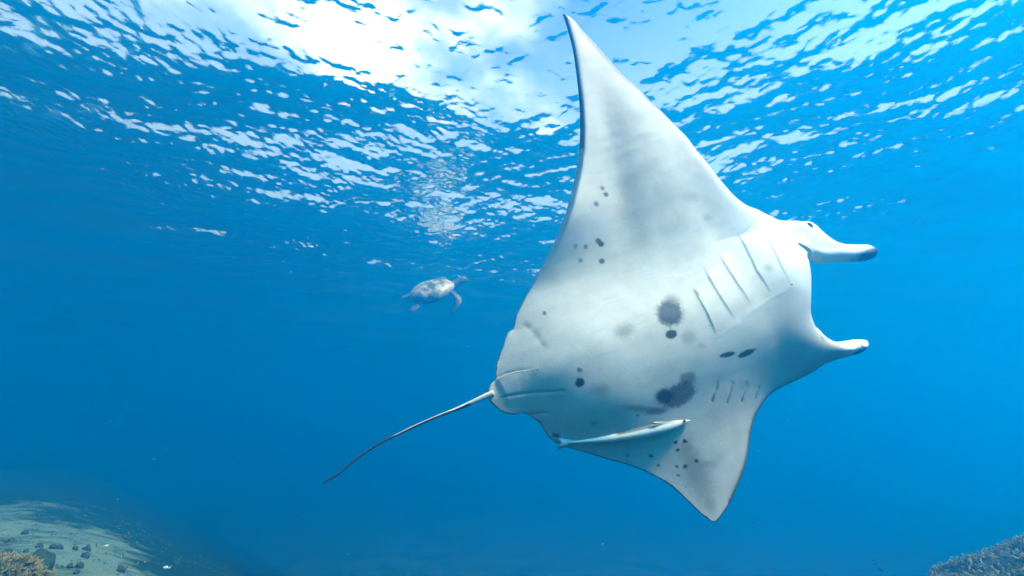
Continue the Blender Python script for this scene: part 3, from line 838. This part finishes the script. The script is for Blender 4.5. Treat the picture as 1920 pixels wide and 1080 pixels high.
turtle.matrix_world = Matrix(((t_f.x, t_s.x, t_u.x, tl.x), (t_f.y, t_s.y, t_u.y, tl.y), (t_f.z, t_s.z, t_u.z, tl.z), (0, 0, 0, 1))) @ Matrix.Scale(1.42, 4)
tag(turtle, "distant sea turtle with a pale mottled shell just under the surface", "sea turtle")

# ------------------------------------------------------------------ reef on the banks
def bed_z(x, y):
    return float(bed_height(np.array([x]), np.array([y]))[0])

def coral_mat(name, base, tipc):
    m, N, L, P = new_mat(name)
    at = N.new("ShaderNodeAttribute"); at.attribute_name = "tip"
    nz_ = noise_node(N, L, 30.0, 4, 0.6, obj_coord(N))
    lo = ramp(N, L, nz_.outputs["Fac"], [(0.3, tuple(c * 0.6 for c in base)), (0.7, base)])
    L.new(mix_rgb(N, L, at.outputs["Fac"], lo, tipc), P.inputs["Base Color"])
    P.inputs["Roughness"].default_value = 0.8
    P.inputs["Specular IOR Level"].default_value = 0.15
    return m
m_branch = coral_mat("branching_coral", (0.055, 0.06, 0.018), (0.30, 0.22, 0.09))
m_rubble = coral_mat("coral_rubble", (0.05, 0.085, 0.05), (0.50, 0.54, 0.32))
m_lump = simple_mat("dark_coral", (0.035, 0.04, 0.04), 0.5, 25, 0.85, 0.006)
m_dome = simple_mat("boulder_coral", (0.025, 0.045, 0.035), 0.45, 30, 0.85, 0.008, 70)

def stick(V, Fc, T, p, d, ln, r, n=5, t0=0.0, t1=1.0, bendv=0.0):
    """tapered twig with a rounded end"""
    d = d.normalized()
    a = d.orthogonal().normalized(); b = d.cross(a)
    base = len(V)
    for k_, (s_, rr) in enumerate(((0, 1.0), (0.55, 0.85), (0.95, 0.55))):
        c_ = p + d * ln * s_ + a * bendv * s_ * s_ * ln
        for j in range(n):
            t_ = 2 * math.pi * j / n
            V.append(c_ + (a * math.cos(t_) + b * math.sin(t_)) * r * rr); T.append(t0 + (t1 - t0) * s_ ** 2)
    V.append(p + d * ln * 1.05 + a * bendv * ln); T.append(t1)
    for k_ in range(2):
        for j in range(n):
            Fc.append((base + k_ * n + j, base + k_ * n + (j + 1) % n, base + (k_ + 1) * n + (j + 1) % n, base + (k_ + 1) * n + j))
    for j in range(n):
        Fc.append((base + 2 * n + j, base + 2 * n + (j + 1) % n, base + 3 * n))

def branching_coral(cx0, cy0, rad, hgt, count, label, seed):
    rr = random.Random(seed)
    V, Fc, T = [], [], []
    z0 = bed_z(cx0, cy0)
    # knobbly core
    ev_, ef_ = ellipsoid((0, 0, -0.02), (rad * 0.88, rad * 0.88, hgt * 0.72), 28, 14)
    for v in ev_:
        f = 1 + 0.14 * (mnoise.noise(v * 9 + Vector((seed, 0, 0))))
        V.append(v * f); T.append(0.0)
    Fc += ef_
    for k in range(count):
        th_ = rr.random() * 2 * math.pi
        ph = math.acos(1 - rr.random() * 0.98)
        nrm = Vector((math.sin(ph) * math.cos(th_), math.sin(ph) * math.sin(th_), math.cos(ph)))
        p = Vector((nrm.x * rad * 0.84, nrm.y * rad * 0.84, nrm.z * hgt * 0.68 - 0.02))
        d = (nrm + Vector((rr.uniform(-.45, .45), rr.uniform(-.45, .45), rr.uniform(0.1, .7))))
        ln = rr.uniform(0.035, 0.075)
        stick(V, Fc, T, p, d, ln, rr.uniform(.006, .010), 5, 0.05, rr.uniform(.5, 1), rr.uniform(-.3, .3))
        for q_ in range(2):
            dd_ = d.normalized() + Vector((rr.uniform(-.8, .8), rr.uniform(-.8, .8), rr.uniform(-.3, .6)))
            stick(V, Fc, T, p + d.normalized() * ln * rr.uniform(.3, .6), dd_, ln * .6, .0055, 5, 0.2, rr.uniform(.5, 1))
    o = mesh_object("branching_coral", V, Fc, m_branch)
    o.location = (cx0, cy0, z0)
    float_attr(o, "tip", T)
    tag(o, label, "coral", "brown corals in the near corner")
    return o
branching_coral(-3.98, 3.76, 0.34, 0.20, 420, "large brown branching coral with yellowish tips in the bottom left corner", 3)
branching_coral(-3.70, 3.86, 0.13, 0.10, 110, "small brown branching coral just right of the big corner coral", 8)

def lumpy(name, x0, y0, r, h, mat, seed, amp=0.25, freq=2.2, n=14, m=10):
    z0 = bed_z(x0, y0)
    v_, f_ = ellipsoid((0, 0, 0), (1, 1, 1), n, m)
    out = []
    for v in v_:
        k = 1 + amp * mnoise.fractal(v * freq + Vector((seed * 3.1, seed, 0)), 1.0, 2.0, 3)
        out.append((v.x * k * r, v.y * k * r, v.z * k * h))
    o = mesh_object(name, out, f_, mat)
    o.location = (x0, y0, z0 + h * 0.30)
    o.rotation_euler = (0, 0, seed * 1.7)
    return o
dome = lumpy("boulder_coral", -4.02, 4.20, 0.115, 0.125, m_dome, 2, 0.16, 2.6, 40, 28)
tag(dome, "rounded dark green boulder coral on sand behind the brown corner coral", "coral")
ROCKS = [(-5.906, 5.894, 0.029), (-5.427, 5.296, 0.023), (-4.847, 5.03, 0.025), (-4.642, 4.705, 0.018), (-4.706, 5.11, 0.025), (-4.725, 5.057, 0.025), (-4.686, 5.278, 0.023), (-4.743, 5.481, 0.033), (-4.748, 4.65, 0.023), (-4.151, 4.426, 0.019), (-4.044, 4.557, 0.022), (-4.001, 4.609, 0.025), (-3.88, 4.455, 0.019), (-3.859, 4.929, 0.032), (-3.559, 4.283, 0.025), (-3.918, 5.814, 0.034), (-4.718, 4.564, 0.022), (-5.397, 5.218, 0.014), (-4.346, 5.033, 0.033)]
ROCK_LABELS = ["dark coral clump alone on the far upper edge of the left sand patch",
    "dark coral clump on pale sand near the left frame edge, beside a much smaller one",
    "dark coral clump on the sand's upper edge, left of the touching pair of clumps",
    "small dark coral clump on pale sand straight above the boulder coral",
    "right one of two touching dark coral clumps on the sand's upper edge",
    "left one of two touching dark coral clumps on the sand's upper edge",
    "dark coral clump on the upper slope between the touching pair and the widest clump group",
    "larger dark coral clump at the upper right end of the row above the sand",
    "dark coral clump on sand just behind the top of the brown corner coral",
    "dark coral clump resting against the right side of the boulder coral",
    "left one of three dark coral clumps grouped in the middle of the pale sand",
    "topmost right one of three dark coral clumps grouped in the middle of the pale sand",
    "lowest one of three dark coral clumps grouped in the middle of the pale sand",
    "large dark coral clump alone near the right-hand edge of the left sand patch",
    "dark coral clump at the bottom frame edge right of the boulder coral",
    "dark coral clump farthest right on the left slope, beyond the pale sand",
    "dark coral clump at the left frame edge directly above the brown corner coral",
    "tiniest dark coral clump on the pale sand near the left frame edge",
    "broad low dark coral clump just below the upper row, right of the sand's middle"]
for i, (rx, ry, rr_) in enumerate(ROCKS):
    o = lumpy("coral_clump", rx, ry, rr_ * 1.15, rr_ * 1.2, m_lump, i + 1, 0.5, 1.8)
    tag(o, ROCK_LABELS[i], "coral", "dark coral clumps on the sand")

def rubble(count, region, dens_seed, sizes):
    rr = np.random.default_rng(dens_seed)
    V, Fc, T = [], [], []
    px_ = rr.uniform(region[0], region[1], count * 3); py_ = rr.uniform(region[2], region[3], count * 3)
    hz_ = bed_height(px_, py_)
    cl = fbm(px_ * 2.4 + 50, py_ * 2.4, 3)
    for a_, b_, c_, k_ in zip(px_, py_, hz_, cl):
        keep = (k_ - 0.38) * 4
        if rr.random() > keep: continue
        ln = rr.uniform(*sizes)
        tone = rr.random() ** 1.6
        d = Vector((rr.normal(0, .8), rr.normal(0, .8), rr.uniform(0.15, 1.0)))
        stick(V, Fc, T, Vector((a_, b_, c_ - 0.01)), d, ln, ln * rr.uniform(.09, .16), 4, tone * .5, tone, rr.uniform(-.5, .5))
        for q_ in range(2):
            dd_ = d.normalized() + Vector((rr.normal(0, .7), rr.normal(0, .7), rr.uniform(0, .5)))
            stick(V, Fc, T, Vector((a_, b_, c_ - .01)) + d.normalized() * ln * .45, dd_, ln * .6, ln * .08, 4, tone * .6, tone)
    return V, Fc, T
V, Fc, T = rubble(8500, (2.8, 6.6, 2.8, 6.8), 21, (0.016, 0.06))
o = mesh_object("coral_rubble", V, Fc, m_rubble); float_attr(o, "tip", T); o["kind"] = "stuff"
V, Fc, T = rubble(2600, (-9.5, -2.6, 3.6, 11.0), 22, (0.012, 0.04))
o = mesh_object("coral_rubble", V, Fc, m_rubble); float_attr(o, "tip", [t * 0.5 for t in T]); o["kind"] = "stuff"

# ------------------------------------------------------------------ small fish over the slopes
m_fdark = simple_mat("dark_fish", (0.03, 0.04, 0.06), 0.3, 40, 0.4)
m_fpale = simple_mat("pale_fish", (0.75, 0.75, 0.68), 0.1, 40, 0.35)
def small_fish(loc, ln, head, mat, label, group):
    prof = [(-.5, .02), (-.38, .07), (-.2, .15), (0, .20), (.2, .19), (.36, .13), (.47, .05), (.5, .01)]
    v_, f_ = loft([(a_ * ln, 0, 0) for a_, b_ in prof], [(Vector((0, b_ * ln * .45, 0)), Vector((0, 0, b_ * ln))) for a_, b_ in prof], 10)
    o = mesh_object("reef_fish", v_, f_, mat)
    t_ = [Vector((-.40 * ln, 0, 0)), Vector((-.72 * ln, 0, .2 * ln)), Vector((-.62 * ln, 0, 0)), Vector((-.72 * ln, 0, -.2 * ln))]
    thin_fin("tail_fin", t_, .006 * ln, o, mat, 0)
    d_ = [Vector((.2 * ln, 0, .17 * ln)), Vector((0, 0, .30 * ln)), Vector((-.3 * ln, 0, .18 * ln)), Vector((-.2 * ln, 0, .12 * ln))]
    thin_fin("dorsal_fin", d_, .006 * ln, o, mat, 0)
    o.location = loc; o.rotation_euler = (0, 0.15 * math.sin(head * 3), head)
    tag(o, label, "fish", group)
    return o
FISH_DARK = ["tiny dark fish, top left one of the loose group left of the right reef",
    "tiny dark fish just right of the top left one near the right reef",
    "tiny dark fish in the middle of the loose group left of the right reef",
    "tiny dark fish, lowest left one of the group near the bottom frame edge",
    "biggest dark fish of the group, low in the blue water left of the right reef",
    "tiny dark fish nearest the right reef, apart from the others"]
FISH_PALE = ["tiny pale fish above the dark slope, topmost of the pale ones at lower left",
    "tiny pale fish just above the large lone dark clump on the left slope",
    "largest pale fish at lower left, farthest right over the dark slope"]
for i, (loc, ln) in enumerate([((5.85, 8.13, -5.65), .055), ((6.10, 8.37, -5.71), .060), ((5.95, 8.16, -5.72), .050), ((6.26, 8.78, -5.95), .060), ((6.05, 8.20, -5.81), .085), ((6.31, 8.12, -5.62), .055)]):
    small_fish(loc, ln * 1.1, 0.5 + 1.1 * i, m_fdark, FISH_DARK[i], "dark fish by the right reef")
for i, (loc, ln) in enumerate([((-4.56, 5.52, -4.985), .034), ((-4.03, 5.10, -5.01), .030), ((-3.97, 5.72, -5.24), .055)]):
    small_fish(loc, ln * 1.2, 0.9 + 1.3 * i, m_fpale, FISH_PALE[i], "pale fish above the sand")

# specks drifting in the water
sr = np.random.default_rng(77)
V, Fc = [], []
for k in range(900):
    dpt = sr.uniform(0.9, 4.5)
    x_ = sr.uniform(-1.3, 1.3) * dpt; y_ = dpt; z_ = -4 + sr.uniform(-.25, 1.0) * dpt
    if z_ > -0.4: continue
    r_ = sr.uniform(.0005, .0014)
    b_ = len(V)
    for dv in ((1, 0, 0), (-1, 0, 0), (0, 1, 0), (0, -1, 0), (0, 0, 1), (0, 0, -1)):
        V.append(Vector((x_, y_, z_)) + Vector(dv) * r_)
    for f in ((0, 2, 4), (2, 1, 4), (1, 3, 4), (3, 0, 4), (2, 0, 5), (1, 2, 5), (3, 1, 5), (0, 3, 5)):
        Fc.append(tuple(b_ + q_ for q_ in f))
m_speck = simple_mat("plankton", (0.7, 0.7, 0.65), 0.1, 5, 0.6)
o = mesh_object("drifting_plankton", V, Fc, m_speck, None, False); o["kind"] = "stuff"
